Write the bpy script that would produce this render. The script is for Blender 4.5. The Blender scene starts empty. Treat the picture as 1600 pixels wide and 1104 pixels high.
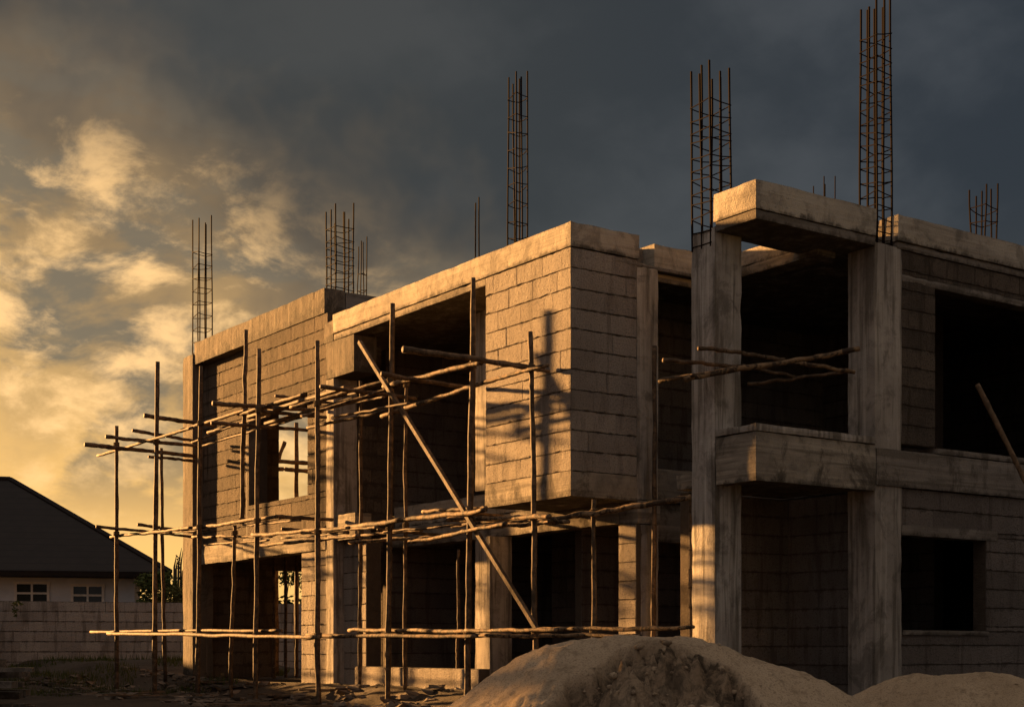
import bpy, bmesh, math, random
from mathutils import Vector, Matrix, noise
R = random.Random(7)
rad = math.radians
S = bpy.context.scene
COL = S.collection

# ------------------------------------------------------------------ camera
FPX, HOR, EYE = 2298.0, 1010.0, 0.58           # focal length and horizon in photo pixels, eye height
cam = bpy.data.cameras.new('camera'); cam_o = bpy.data.objects.new('camera', cam); COL.objects.link(cam_o)
cam_o.location = (0, 0, EYE); cam_o.rotation_euler = (rad(90), 0, 0)
cam.sensor_width = 36; cam.lens = FPX / 1600 * 36; cam.shift_y = (HOR - 552) / 1600
cam.clip_start = 0.1; cam.clip_end = 3000
S.camera = cam_o

# house axes: local x = b (to the right and away), local y = a (to the left and away)
TH = math.atan2(2298, 3300); CT, ST = math.cos(TH), math.sin(TH)
OX, OY = 0.705, 17.6
def on_b(u, v, b):
    u -= 800
    a = (FPX*(OX+b*CT) - u*(OY+b*ST)) / (u*CT + FPX*ST)
    y = OY + b*ST + a*CT
    return Vector((b, a, EYE + (HOR-v)*y/FPX))
def on_a(u, v, a):
    u -= 800
    b = (u*(OY+a*CT) - FPX*(OX-a*ST)) / (FPX*CT - u*ST)
    y = OY + b*ST + a*CT
    return Vector((b, a, EYE + (HOR-v)*y/FPX))
def at(u, v, y):
    return Vector(((u-800)*y/FPX, y, EYE + (HOR-v)*y/FPX))
def to_local(p):
    dx, dy = p.x-OX, p.y-OY
    return Vector((dx*CT+dy*ST, -dx*ST+dy*CT, p.z))
def to_world(p):
    return Vector((OX+p.x*CT-p.y*ST, OY+p.x*ST+p.y*CT, p.z))

# ------------------------------------------------------------------ sun, sky, exposure
SUN_EL = rad(10.0)
KG = 3.4                                        # how far light rakes along the facade per metre of depth
sx, sy = -CT - KG*ST, -ST + KG*CT
n_ = math.hypot(sx, sy); sx /= n_; sy /= n_     # horizontal direction to the sun
SUN_DIR = Vector((sx*math.cos(SUN_EL), sy*math.cos(SUN_EL), math.sin(SUN_EL)))
sun = bpy.data.lights.new('sun', 'SUN'); sun_o = bpy.data.objects.new('sun', sun); COL.objects.link(sun_o)
sun.energy = 5.0; sun.angle = rad(1.3); sun.color = (1.0, 0.49, 0.15)
sun_o.rotation_euler = SUN_DIR.to_track_quat('Z', 'Y').to_euler()
sun_o.location = (-20, 10, 12)

S.view_settings.view_transform = 'Standard'; S.view_settings.look = 'None'
S.view_settings.exposure = 2.3; S.view_settings.gamma = 1.0
SKY_GAIN = 0.205

class G:
    """small helper for node graphs"""
    def __init__(s, nt): s.nt = nt; s.N = nt.nodes; s.L = nt.links
    def new(s, t, **kw):
        n = s.N.new(t)
        for k, v in kw.items(): setattr(n, k, v)
        return n
    def put(s, sock, v):
        if isinstance(v, bpy.types.NodeSocket): s.L.new(v, sock)
        else: sock.default_value = v
    def m(s, op, a, b=0.0, c=0.0, clamp=False):
        n = s.new('ShaderNodeMath', operation=op, use_clamp=clamp)
        for i, v in enumerate((a, b, c)): s.put(n.inputs[i], v)
        return n.outputs[0]
    def vm(s, op, a, b=(0, 0, 0)):
        n = s.new('ShaderNodeVectorMath', operation=op); s.put(n.inputs[0], a); s.put(n.inputs[1], b)
        return n.outputs['Value'] if op in ('DOT_PRODUCT', 'LENGTH') else n.outputs[0]
    def mix(s, f, a, b, mode='MIX'):
        n = s.new('ShaderNodeMix', data_type='RGBA', blend_type=mode)
        s.put(n.inputs[0], f); s.put(n.inputs[6], a); s.put(n.inputs[7], b)
        return n.outputs[2]
    def noise(s, vec, scale, detail=4, rough=.55, dist=0.0, dims='3D'):
        n = s.new('ShaderNodeTexNoise', noise_dimensions=dims)
        s.put(n.inputs['Vector'], vec); n.inputs['Scale'].default_value = scale; n.inputs['Detail'].default_value = detail
        n.inputs['Roughness'].default_value = rough; n.inputs['Distortion'].default_value = dist
        return n.outputs['Fac']
    def ramp(s, f, pts, interp='LINEAR'):
        n = s.new('ShaderNodeValToRGB'); s.put(n.inputs[0], f); cr = n.color_ramp; cr.interpolation = interp
        while len(cr.elements) < len(pts): cr.elements.new(.5)
        for e, (p, c) in zip(cr.elements, pts):
            e.position = p; e.color = (c, c, c, 1) if isinstance(c, (int, float)) else (*c, 1)
        return n.outputs[0]
    def smooth(s, f, lo, hi):
        n = s.new('ShaderNodeMapRange', interpolation_type='SMOOTHSTEP'); s.put(n.inputs[0], f)
        n.inputs[1].default_value = lo; n.inputs[2].default_value = hi
        return n.outputs[0]
    def map(s, vec, sc=(1, 1, 1), rot=(0, 0, 0), loc=(0, 0, 0)):
        n = s.new('ShaderNodeMapping'); s.put(n.inputs[0], vec)
        n.inputs[1].default_value = loc; n.inputs[2].default_value = rot; n.inputs[3].default_value = sc
        return n.outputs[0]
    def comb(s, x, y, z):
        n = s.new('ShaderNodeCombineXYZ'); s.put(n.inputs[0], x); s.put(n.inputs[1], y); s.put(n.inputs[2], z)
        return n.outputs[0]

SEED1 = (47.7, 3.3, 0)
def build_world():
    w = bpy.data.worlds.new('World'); S.world = w; w.use_nodes = True
    g = G(w.node_tree); g.N.clear()
    tc = g.new('ShaderNodeTexCoord'); d = tc.outputs['Generated']
    sep = g.new('ShaderNodeSeparateXYZ'); g.L.new(d, sep.inputs[0])
    x, y, z = sep.outputs
    az = g.m('MULTIPLY', g.m('ARCTAN2', x, y), 57.2958)            # degrees, 0 = ahead, negative = left
    el = g.m('MULTIPLY', g.m('ARCSINE', z), 57.2958)
    p = g.comb(az, el, 0.0)
    # cloud texture coordinates, bent by a coarse noise so that edges billow
    wc = g.new('ShaderNodeTexNoise'); g.L.new(g.map(p, (.12, .16, 1), loc=(2.2, 7.1, 0)), wc.inputs['Vector']); wc.inputs['Scale'].default_value = 1.0; wc.inputs['Detail'].default_value = 3
    bend = g.vm('MULTIPLY', g.vm('SUBTRACT', wc.outputs['Color'], (.5, .5, .5)), (2.6, 2.0, 0))
    pw = g.vm('ADD', p, bend)
    # warm glow in the west, low and to the left, cut off by the ragged edge of the storm deck
    edge = g.m('MULTIPLY', g.m('SUBTRACT', g.noise(pw, .16, 4, .55), .5), .62)
    da = g.m('DIVIDE', g.m('ADD', az, 27.0), 29.0)
    de = g.m('DIVIDE', g.m('SUBTRACT', el, 2.0), 20.0)
    dist = g.m('SQRT', g.m('ADD', g.m('MULTIPLY', da, da), g.m('MULTIPLY', de, de)))
    dn = g.m('ADD', dist, edge)
    glow = g.smooth(dn, 1.20, .62)
    core = g.smooth(dn, .92, .40)
    q = g.map(pw, (.185, .335, 1), (0, 0, rad(28)), SEED1)
    n1 = g.noise(q, 1.0, 8, .62, .15)
    n2 = g.noise(g.map(pw, (.13, .27, 1), (0, 0, rad(12)), (8.4, 5.2, 0)), 1.0, 6, .58, .2)
    n3 = g.noise(g.map(pw, (.055, .09, 1), (0, 0, rad(-35)), (1.4, 9.2, 0)), 1.0, 4, .5)
    # dark overcast: charcoal to the left, bluer to the right
    lr = g.smooth(az, -12, 20)
    dark = g.mix(lr, (.040, .041, .038, 1), (.025, .030, .037, 1))
    lighter = g.mix(lr, (.056, .055, .050, 1), (.056, .062, .070, 1))
    n4 = g.noise(g.map(pw, (.13, .20, 1), (0, 0, rad(-30)), (5.4, 2.2, 0)), 1.0, 6, .55)
    deck = g.mix(g.smooth(g.m('ADD', g.m('MULTIPLY', n3, .65), g.m('MULTIPLY', n4, .35)), .44, .60), dark, lighter)
    deck = g.mix(g.m('MULTIPLY', g.smooth(el, 17, 8), .5), deck, (.080, .072, .060, 1))
    gold = g.mix(core, (.30, .195, .092, 1), (.70, .415, .140, 1))
    low = g.smooth(g.m('ADD', el, g.m('MULTIPLY', g.m('SUBTRACT', n2, .5), 16.0)), 11.5, 4.0)
    gold = g.mix(g.m('MULTIPLY', low, .8), gold, (1.18, .66, .175, 1))
    sky = g.mix(glow, deck, gold)
    # grey-green shadowed bellies and gaps inside the glow
    belly = g.m('MULTIPLY', g.smooth(n2, .56, .44), g.m('MULTIPLY', glow, g.smooth(el, 3.0, 8.0)))
    sky = g.mix(g.m('MULTIPLY', belly, .85), sky, (.150, .132, .096, 1))
    # bright cream edges of broken cloud
    hi = g.m('MULTIPLY', g.smooth(n1, .46, .65), g.smooth(g.m('ADD', dist, g.m('MULTIPLY', edge, .5)), 1.08, .74))
    hi = g.m('MULTIPLY', hi, g.m('MULTIPLY', g.smooth(el, 3.0, 8.0), g.smooth(el, 22.5, 17.0)))
    sky = g.mix(g.m('MULTIPLY', hi, .85), sky, (1.22, .74, .295, 1))
    # the part of the sky behind the camera: even, hazy warm cloud
    back = g.smooth(y, -.05, -.55)
    sky = g.mix(back, sky, BACK_SKY)
    # zenith
    sky = g.mix(g.smooth(el, 32, 55), sky, ZENITH)
    below = g.smooth(el, -1.0, -4.0)
    sky = g.mix(below, sky, (.03, .025, .02, 1))
    nish = g.new('ShaderNodeTexSky', sky_type='NISHITA', sun_disc=False)
    nish.sun_elevation = SUN_EL; nish.sun_rotation = math.atan2(SUN_DIR.x, SUN_DIR.y)
    bg1 = g.new('ShaderNodeBackground'); g.L.new(sky, bg1.inputs[0]); bg1.inputs[1].default_value = SKY_GAIN
    bg2 = g.new('ShaderNodeBackground'); g.L.new(nish.outputs[0], bg2.inputs[0]); bg2.inputs[1].default_value = .05
    ms = g.new('ShaderNodeMixShader'); ms.inputs[0].default_value = .02
    g.L.new(bg1.outputs[0], ms.inputs[1]); g.L.new(bg2.outputs[0], ms.inputs[2])
    out = g.new('ShaderNodeOutputWorld'); g.L.new(ms.outputs[0], out.inputs[0])
BACK_SKY = (.262, .226, .216, 1)
ZENITH = (.40, .335, .285, 1)
build_world()

# ------------------------------------------------------------------ object helpers
def tag(o, label=None, cat=None, group=None, kind=None):
    if label: o['label'] = label
    if cat: o['category'] = cat
    if group: o['group'] = group
    if kind: o['kind'] = kind
    return o
def empty(name, loc=(0, 0, 0), rz=0.0):
    o = bpy.data.objects.new(name, None); COL.objects.link(o); o.location = loc; o.rotation_euler = (0, 0, rz)
    o.empty_display_size = .3
    return o
def obj(name, bm, mats, parent=None, smooth=False, recalc=True):
    me = bpy.data.meshes.new(name)
    if recalc: bmesh.ops.recalc_face_normals(bm, faces=bm.faces[:])
    if smooth:
        for f in bm.faces: f.smooth = True
    bm.to_mesh(me); bm.free()
    for m in (mats if isinstance(mats, (list, tuple)) else [mats]): me.materials.append(m)
    o = bpy.data.objects.new(name, me); COL.objects.link(o)
    if parent: o.parent = parent
    return o
def tone_layer(bm):
    return bm.loops.layers.float_color.get('tone') or bm.loops.layers.float_color.new('tone')

def quad_box(bm, b0, b1, a0, a1, z0, z1, mi=0):
    vs = [bm.verts.new(p) for p in ((b0,a0,z0),(b1,a0,z0),(b1,a1,z0),(b0,a1,z0),(b0,a0,z1),(b1,a0,z1),(b1,a1,z1),(b0,a1,z1))]
    fs = []
    for ix in ((0,3,2,1),(4,5,6,7),(0,1,5,4),(1,2,6,5),(2,3,7,6),(3,0,4,7)):
        f = bm.faces.new([vs[i] for i in ix]); f.material_index = mi; fs.append(f)
    return fs

def rough_box(bm, b0, b1, a0, a1, z0, z1, cell=.13, amp=.005, chip=.016, mi=0):
    """cast-concrete block: gridded faces, slightly uneven, worn arrises"""
    dims = (b1-b0, a1-a0, z1-z0); org = (b0, a0, z0)
    ns = [max(2, min(90, int(round(d/cell)))) for d in dims]
    cache = {}
    def vert(i, j, k):
        key = (i, j, k)
        if key in cache: return cache[key]
        p = Vector((org[0]+dims[0]*i/ns[0], org[1]+dims[1]*j/ns[1], org[2]+dims[2]*k/ns[2]))
        nrm = Vector(((-1 if i == 0 else 1 if i == ns[0] else 0), (-1 if j == 0 else 1 if j == ns[1] else 0), (-1 if k == 0 else 1 if k == ns[2] else 0)))
        on = sum(1 for c in nrm if c)
        d = amp*noise.noise(p*1.7) + amp*.6*noise.noise(p*5.3+Vector((9, 2, 4)))
        if on >= 2:
            c = noise.noise(p*4.1+Vector((3, 7, 1)))
            d -= chip*(.25 + max(0, c)*1.3)
        q = p + nrm*d
        cache[key] = bm.verts.new(q)
        return cache[key]
    def face(c):
        f = bm.faces.new(c); f.material_index = mi
    nx, ny, nz = ns
    n_before = len(bm.faces)
    for j in range(ny):
        for k in range(nz):
            face([vert(0,j,k), vert(0,j,k+1), vert(0,j+1,k+1), vert(0,j+1,k)])
            face([vert(nx,j,k), vert(nx,j+1,k), vert(nx,j+1,k+1), vert(nx,j,k+1)])
    for i in range(nx):
        for k in range(nz):
            face([vert(i,0,k), vert(i+1,0,k), vert(i+1,0,k+1), vert(i,0,k+1)])
            face([vert(i,ny,k), vert(i,ny,k+1), vert(i+1,ny,k+1), vert(i+1,ny,k)])
    for i in range(nx):
        for j in range(ny):
            face([vert(i,j,0), vert(i,j+1,0), vert(i+1,j+1,0), vert(i+1,j,0)])
            face([vert(i,j,nz), vert(i+1,j,nz), vert(i+1,j+1,nz), vert(i,j+1,nz)])
    tl = tone_layer(bm)
    for f in list(bm.faces)[n_before:]:
        for l in f.loops: l[tl] = (.5, max(0, l.vert.co.z-z0), max(0, z1-l.vert.co.z), 1)

def block_wall(name, side, face, thick, s0, s1, z0, z1, parent, mats, holes=(), course=.235, length=.52, gap=.009, seed=0, stagger=True):
    """wall of concrete blocks; side 'A' runs along a (face at b=face), side 'B' runs along b (face at a=face)"""
    rr = random.Random(seed+11); bm = bmesh.new(); tl = tone_layer(bm)
    def box(sa, sb, za, zb, f0, f1, mi, tone, jit=0.0):
        if side == 'A': fs = quad_box(bm, f0, f1, sa, sb, za, zb, mi)
        else: fs = quad_box(bm, sa, sb, f0, f1, za, zb, mi)
        vs = {v for f in fs for v in f.verts}
        if jit:
            ax = 0 if side == 'A' else 1
            for v in vs:
                if abs(v.co[ax]-f0) < 1e-6:             # front corners worn back a little, unevenly
                    v.co[1-ax] += (1 if abs(v.co[1-ax]-sa) < 1e-6 else -1)*rr.uniform(0, jit)
                    v.co[2] += (1 if abs(v.co[2]-za) < 1e-6 else -1)*rr.uniform(0, jit)
        for f in fs:
            for l in f.loops: l[tl] = (tone, tone, tone, 1)
    def block(sa, sb, za, zb, f0, f1, tone, jit):
        ns = max(2, int((sb-sa)/.07)); rows = []
        for i in range(ns+1):
            q = sa+(sb-sa)*i/ns; e = jit if i in (0, ns) else 0
            dq = (rr.uniform(0, jit) if i == 0 else -rr.uniform(0, jit) if i == ns else 0)
            j0 = rr.uniform(0, .009)+(rr.uniform(.004, .016) if rr.random() < .16 else 0); j1 = rr.uniform(0, .008)+(rr.uniform(.004, .014) if rr.random() < .14 else 0)
            pts = ((q+dq, f0+rr.uniform(0, .003), za+j0), (q+dq, f0+rr.uniform(0, .003), zb-j1), (q, f1, zb), (q, f1, za))
            rows.append([bm.verts.new((f, q_, z) if side == 'A' else (q_, f, z)) for q_, f, z in pts])
        fs = [bm.faces.new(rows[0]), bm.faces.new(rows[-1][::-1])]
        for A, B in zip(rows, rows[1:]):
            for k in range(4): fs.append(bm.faces.new((A[k], B[k], B[(k+1) % 4], A[(k+1) % 4])))
        for f in fs:
            for l in f.loops: l[tl] = (tone, max(0, l.vert.co.z-za), max(0, zb-l.vert.co.z), 1)
    n = max(1, int(round((z1-z0)/course))); ch = (z1-z0)/n
    for r in range(n):
        za, zb = z0+r*ch, z0+(r+1)*ch
        cuts = sorted({za, zb, *[h for H in holes for h in H[2:4] if za+.03 < h < zb-.03]})
        off = (r % 2)*length*.5 + rr.uniform(-.06, .06) if stagger else 0
        for c0, c1 in zip(cuts, cuts[1:]):
            mid = (c0+c1)/2
            spans = [(s0, s1)]
            for H in holes:
                if H[2] < mid < H[3]:
                    ns_ = []
                    for p, q in spans:
                        if H[1] <= p or H[0] >= q: ns_.append((p, q)); continue
                        if H[0] > p: ns_.append((p, H[0]))
                        if H[1] < q: ns_.append((H[1], q))
                    spans = ns_
            for p, q in spans:
                box(p, q, c0, c1, face+.014, face+thick, 1, .5)
                x = s0 - length + off; edges = [p]
                while x < q:
                    if p+.09 < x < q-.09: edges.append(x)
                    x += length*rr.uniform(.93, 1.07)
                edges.append(q)
                for e0, e1 in zip(edges, edges[1:]):
                    vg = .0055 if rr.random() < .22 else .0004
                    block(e0+(vg if e0 > p else 0), e1-(vg if e1 < q else 0), c0+gap*.22, c1-gap*.22,
                          face-rr.uniform(0, .004), face+.03, rr.random(), .006 if vg > .004 else .002)
    return obj(name, bm, mats, parent)

# ------------------------------------------------------------------ materials
def principled(name, rough=.9):
    m = bpy.data.materials.new(name); m.use_nodes = True
    g = G(m.node_tree); g.N.clear()
    bs = g.new('ShaderNodeBsdfPrincipled'); out = g.new('ShaderNodeOutputMaterial'); g.L.new(bs.outputs[0], out.inputs[0])
    bs.inputs['Roughness'].default_value = rough
    try: bs.inputs['Specular IOR Level'].default_value = .25
    except Exception: pass
    return m, g, bs
def bump(g, bs, h, strength, dist):
    b = g.new('ShaderNodeBump'); b.inputs['Strength'].default_value = strength; b.inputs['Distance'].default_value = dist
    g.put(b.inputs['Height'], h); g.L.new(b.outputs[0], bs.inputs['Normal'])

def concrete(name, c0, c1, grime=.5, streak=.5, horiz=False, pits=.5, seed=0, edge=0.0):
    m, g, bs = principled(name)
    tc = g.new('ShaderNodeTexCoord').outputs['Object']
    tc = g.map(tc, loc=(seed*3.7, seed*1.9, seed*.7))
    big = g.noise(tc, .9, 5, .6, .4); mid = g.noise(tc, 5, 5, .65); fine = g.noise(tc, 60, 4, .7)
    col = g.mix(g.smooth(big, .32, .68), c0+(1,), c1+(1,))
    col = g.mix(g.m('MULTIPLY', g.smooth(mid, .50, .64), .45), col, tuple(x*.62 for x in c0)+(1,))
    st = g.noise(g.map(tc, (9, 9, .55) if not horiz else (.6, .6, 13)), 1.0, 4, .6, .2)
    col = g.mix(g.m('MULTIPLY', g.smooth(st, .47, .62), streak), col, (.10, .085, .065, 1))
    lite = g.noise(g.map(tc, (13, 13, .4) if not horiz else (.5, .5, 17), loc=(4, 2, 7)), 1.0, 3, .5)
    col = g.mix(g.m('MULTIPLY', g.smooth(lite, .53, .66), .4*streak+.1), col, tuple(min(1, x*1.35) for x in c1)+(1,))
    gr = g.noise(g.map(tc, (1, 1, .7), loc=(7, 3, 2)), 2.2, 6, .7, .6)
    col = g.mix(g.m('MULTIPLY', g.smooth(gr, .51, .63), grime), col, (.060, .050, .038, 1))
    if edge > 0:
        ta = g.new('ShaderNodeAttribute', attribute_name='tone'); sc = g.new('ShaderNodeSeparateColor'); g.L.new(ta.outputs['Color'], sc.inputs[0])
        rag = g.noise(g.map(tc, (5, 5, 4), loc=(1, 8, 3)), 1.0, 7, .78, .3)
        lo = g.m('SUBTRACT', g.m('MULTIPLY', g.m('SUBTRACT', rag, .40), edge), sc.outputs[1])
        up = g.m('SUBTRACT', g.m('MULTIPLY', g.m('SUBTRACT', rag, .47), edge*.55), sc.outputs[2])
        dirt = g.m('MAXIMUM', g.smooth(lo, -.020, .045), g.m('MULTIPLY', g.smooth(up, -.012, .03), .6))
        col = g.mix(g.m('MULTIPLY', dirt, .82), col, (.045, .037, .028, 1))
    vo = g.new('ShaderNodeTexVoronoi'); g.L.new(tc, vo.inputs['Vector']); vo.inputs['Scale'].default_value = 22
    pit = g.smooth(vo.outputs['Distance'], .16, .05)
    pit = g.m('MULTIPLY', pit, g.smooth(mid, .44, .56))
    col = g.mix(g.m('MULTIPLY', pit, .7*pits), col, (.05, .042, .035, 1))
    col = g.mix(g.m('MULTIPLY', g.m('SUBTRACT', fine, .5), .6), col, (.55, .48, .38, 1))
    g.L.new(col, bs.inputs['Base Color'])
    h = g.m('ADD', g.m('MULTIPLY', mid, .6), g.m('ADD', g.m('MULTIPLY', fine, .35), g.m('MULTIPLY', st, .5)))
    h = g.m('SUBTRACT', h, g.m('MULTIPLY', pit, .7))
    bump(g, bs, h, .8, .03)
    return m
M = {}
M['fascia'] = concrete('fascia_concrete', (.34, .30, .245), (.46, .415, .34), .42, .25, True, .9, 1, .30)
M['column'] = concrete('column_concrete', (.25, .225, .198), (.41, .375, .33), .5, .75, False, .6, 2)
M['pale'] = concrete('pale_column_concrete', (.31, .285, .255), (.48, .45, .41), .5, .75, False, .7, 6)
M['beam'] = concrete('beam_concrete', (.20, .175, .145), (.35, .31, .25), .8, .65, True, .5, 3, .34)
M['slab'] = concrete('slab_concrete', (.15, .13, .112), (.235, .21, .182), .65, .6, True, .4, 4, .3)
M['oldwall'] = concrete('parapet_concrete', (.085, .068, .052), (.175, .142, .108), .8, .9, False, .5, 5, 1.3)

def block_mat(name, c0, c1, grime, seed):
    m, g, bs = principled(name, .95)
    tc = g.map(g.new('ShaderNodeTexCoord').outputs['Object'], loc=(seed*2.3, seed, seed*.4))
    at0 = g.new('ShaderNodeAttribute', attribute_name='tone'); sr = g.new('ShaderNodeSeparateColor'); g.L.new(at0.outputs['Color'], sr.inputs[0]); at_ = sr.outputs[0]
    big = g.noise(tc, 1.1, 5, .6, .3); mid = g.noise(tc, 9, 4, .65); fine = g.noise(tc, 48, 5, .75)
    f = g.m('ADD', g.m('MULTIPLY', at_, .28), g.m('MULTIPLY', big, .78))
    col = g.mix(g.smooth(f, .25, .82), c0+(1,), c1+(1,))
    col = g.mix(g.m('MULTIPLY', g.smooth(fine, .50, .66), .7), col, tuple(x*.42 for x in c0)+(1,))
    st = g.noise(g.map(tc, (6, 6, .8)), 1.0, 5, .65, .3)
    col = g.mix(g.m('MULTIPLY', g.smooth(st, .50, .64), grime), col, (.070, .054, .040, 1))
    ta = g.new('ShaderNodeAttribute', attribute_name='tone'); sc = g.new('ShaderNodeSeparateColor'); g.L.new(ta.outputs['Color'], sc.inputs[0])
    rag = g.noise(g.map(tc, (9, 9, 4), loc=(1, 8, 3)), 1.0, 6, .72, .4)
    lo = g.m('SUBTRACT', g.m('MULTIPLY', g.m('SUBTRACT', rag, .45), .28*grime+.02), sc.outputs[1])
    up = g.m('SUBTRACT', g.m('MULTIPLY', g.m('SUBTRACT', rag, .44), .34*grime+.02), sc.outputs[2])
    dirt = g.m('MAXIMUM', g.smooth(lo, -.010, .016), g.smooth(up, -.010, .016))
    col = g.mix(g.m('MULTIPLY', dirt, .58), col, (.055, .045, .036, 1))
    g.L.new(col, bs.inputs['Base Color'])
    bump(g, bs, g.m('ADD', g.m('MULTIPLY', fine, .9), g.m('MULTIPLY', mid, .6)), 1.0, .045)
    return m
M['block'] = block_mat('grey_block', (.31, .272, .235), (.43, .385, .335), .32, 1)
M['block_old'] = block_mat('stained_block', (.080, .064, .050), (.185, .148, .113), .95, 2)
M['block_dark'] = block_mat('shaded_block', (.15, .128, .112), (.245, .212, .187), .5, 3)  # darker copy of the block, indoor and porch shade put into its colour
M['block_far'] = block_mat('boundary_block', (.32, .29, .265), (.44, .41, .38), .45, 4)
m, g, bs = principled('mortar', .95)
tc = g.new('ShaderNodeTexCoord').outputs['Object']
g.L.new(g.mix(g.noise(tc, 12, 4), (.048, .038, .030, 1), (.11, .088, .068, 1)), bs.inputs['Base Color'])
bump(g, bs, g.noise(tc, 40, 4, .7), .8, .02); M['mortar'] = m

def wood(name, c0, c1, bark, seed):
    m, g, bs = principled(name, .75)
    tc = g.map(g.new('ShaderNodeTexCoord').outputs['Object'], loc=(seed, seed*2, 0))
    n = g.noise(tc, 6, 5, .6, .4); pt = g.noise(tc, 8, 5, .7, .8); fi = g.noise(tc, 70, 3, .6)
    col = g.mix(g.smooth(n, .35, .65), c0+(1,), c1+(1,))
    col = g.mix(g.m('MULTIPLY', g.smooth(pt, .47, .54), bark), col, (.022, .014, .009, 1))
    col = g.mix(g.m('MULTIPLY', g.smooth(fi, .55, .75), .4), col, (.10, .06, .03, 1))
    g.L.new(col, bs.inputs['Base Color']); bump(g, bs, g.m('ADD', n, g.m('MULTIPLY', pt, .6)), .6, .01)
    return m
M['pole'] = wood('weathered_pole', (.085, .055, .032), (.17, .112, .066), .65, 1)
M['stick'] = wood('bark_stripped_pole', (.135, .085, .045), (.26, .172, .095), .9, 2)
M['plank'] = wood('sawn_plank', (.11, .072, .042), (.19, .125, .074), .5, 3)
M['oldplank'] = wood('grey_scrap_plank', (.085, .070, .055), (.16, .135, .11), .5, 4)
m, g, bs = principled('rusty_steel', .8)
tc = g.new('ShaderNodeTexCoord').outputs['Object']
g.L.new(g.mix(g.noise(tc, 9, 4), (.007, .005, .005, 1), (.015, .0085, .0078, 1)), bs.inputs['Base Color']); bs.inputs['Specular IOR Level'].default_value = .05; M['rust'] = m
m, g, bs = principled('jute_rope', .95)
tc = g.new('ShaderNodeTexCoord').outputs['Object']
g.L.new(g.mix(g.noise(tc, 60, 3), (.07, .045, .025, 1), (.16, .11, .06, 1)), bs.inputs['Base Color']); M['rope'] = m

def soil_mat(name, c0, c1, c2, grain, bstr):
    m, g, bs = principled(name, .97)
    tc = g.new('ShaderNodeTexCoord').outputs['Object']
    big = g.noise(tc, .5, 5, .6, .5); mid = g.noise(tc, 4, 6, .7); fine = g.noise(tc, grain, 5, .75)
    col = g.mix(g.smooth(big, .35, .65), c0+(1,), c1+(1,))
    col = g.mix(g.m('MULTIPLY', g.smooth(mid, .5, .7), .6), col, c2+(1,))
    col = g.mix(g.m('MULTIPLY', g.smooth(fine, .55, .72), .5), col, tuple(x*.45 for x in c0)+(1,))
    g.L.new(col, bs.inputs['Base Color'])
    bump(g, bs, g.m('ADD', g.m('MULTIPLY', mid, .8), g.m('MULTIPLY', fine, .5)), bstr, .05)
    return m
M['ground'] = soil_mat('dark_soil', (.040, .031, .023), (.070, .055, .041), (.10, .08, .06), 30, .9)
M['rubble'] = soil_mat('mortar_rubble', (.11, .088, .068), (.21, .172, .135), (.08, .064, .05), 30, .6)
def sand_mat():
    m, g, bs = principled('building_sand', .98)
    tc = g.new('ShaderNodeTexCoord').outputs['Object']
    wet_shade = g.new('ShaderNodeAttribute', attribute_name='tone').outputs['Fac']
    big = g.noise(tc, 1.6, 5, .6, .4); mid = g.noise(tc, 11, 6, .7, .3); fine = g.noise(tc, 75, 5, .75)
    col = g.mix(g.smooth(big, .35, .65), (.45, .34, .225, 1), (.55, .425, .29, 1))
    col = g.mix(g.m('MULTIPLY', g.smooth(mid, .52, .64), .6), col, (.24, .175, .11, 1))
    col = g.mix(g.m('MULTIPLY', g.smooth(fine, .50, .62), .7), col, (.20, .145, .092, 1))
    dm = g.noise(tc, 7, 6, .72, .6)
    damp_shade = g.mix(g.smooth(dm, .41, .58), (.048, .034, .022, 1), (.30, .215, .138, 1))  # damp sand, with the shade of hollows between clumps put into the colour
    col = g.mix(wet_shade, col, damp_shade)
    g.L.new(col, bs.inputs['Base Color'])
    bump(g, bs, g.m('ADD', mid, g.m('MULTIPLY', fine, .7)), .9, .03)
    return m
M['sand'] = sand_mat()
def plain(name, c0, c1, scale=8, rough=.8):
    m, g, bs = principled(name, rough)
    if 'leaf' in name or name == 'grass': bs.inputs['Specular IOR Level'].default_value = .05
    tc = g.new('ShaderNodeTexCoord').outputs['Object']
    g.L.new(g.mix(g.smooth(g.noise(tc, scale, 5, .65, .3), .3, .7), c0+(1,), c1+(1,)), bs.inputs['Base Color'])
    return m
M['white'] = plain('weathered_white_plaster', (.40, .43, .47), (.52, .55, .59), 1.2)
M['frame'] = plain('painted_frame', (.50, .48, .44), (.62, .60, .55), 5, .5)
M['glass'] = plain('dark_glass', (.015, .02, .022), (.03, .035, .035), 2, .12)
M['leaf'] = plain('leaf', (.035, .055, .018), (.095, .11, .035), 1.5, .6)
M['leaf_dry'] = plain('olive_leaf', (.07, .075, .022), (.14, .13, .045), 1.5, .6)
M['bark'] = plain('bark', (.05, .038, .028), (.10, .08, .06), 6)
M['grass'] = plain('grass', (.040, .060, .018), (.095, .10, .035), 2, .7)
def roof_mat():
    m, g, bs = principled('dark_roof_tile', .7)
    tc = g.new('ShaderNodeTexCoord').outputs['Object']
    sp = g.new('ShaderNodeSeparateXYZ'); g.L.new(tc, sp.inputs[0])
    row = g.m('FRACT', g.m('MULTIPLY', sp.outputs[2], 5.2))
    n = g.noise(tc, 3, 4)
    cc = g.mix(n, (.013, .011, .0105, 1), (.030, .024, .022, 1))
    g.L.new(g.mix(g.m('MULTIPLY', g.smooth(row, .22, .02), .75), cc, (.012, .010, .010, 1)), bs.inputs['Base Color'])
    bump(g, bs, row, 1.0, .08)
    return m
M['roof'] = roof_mat()

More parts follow.
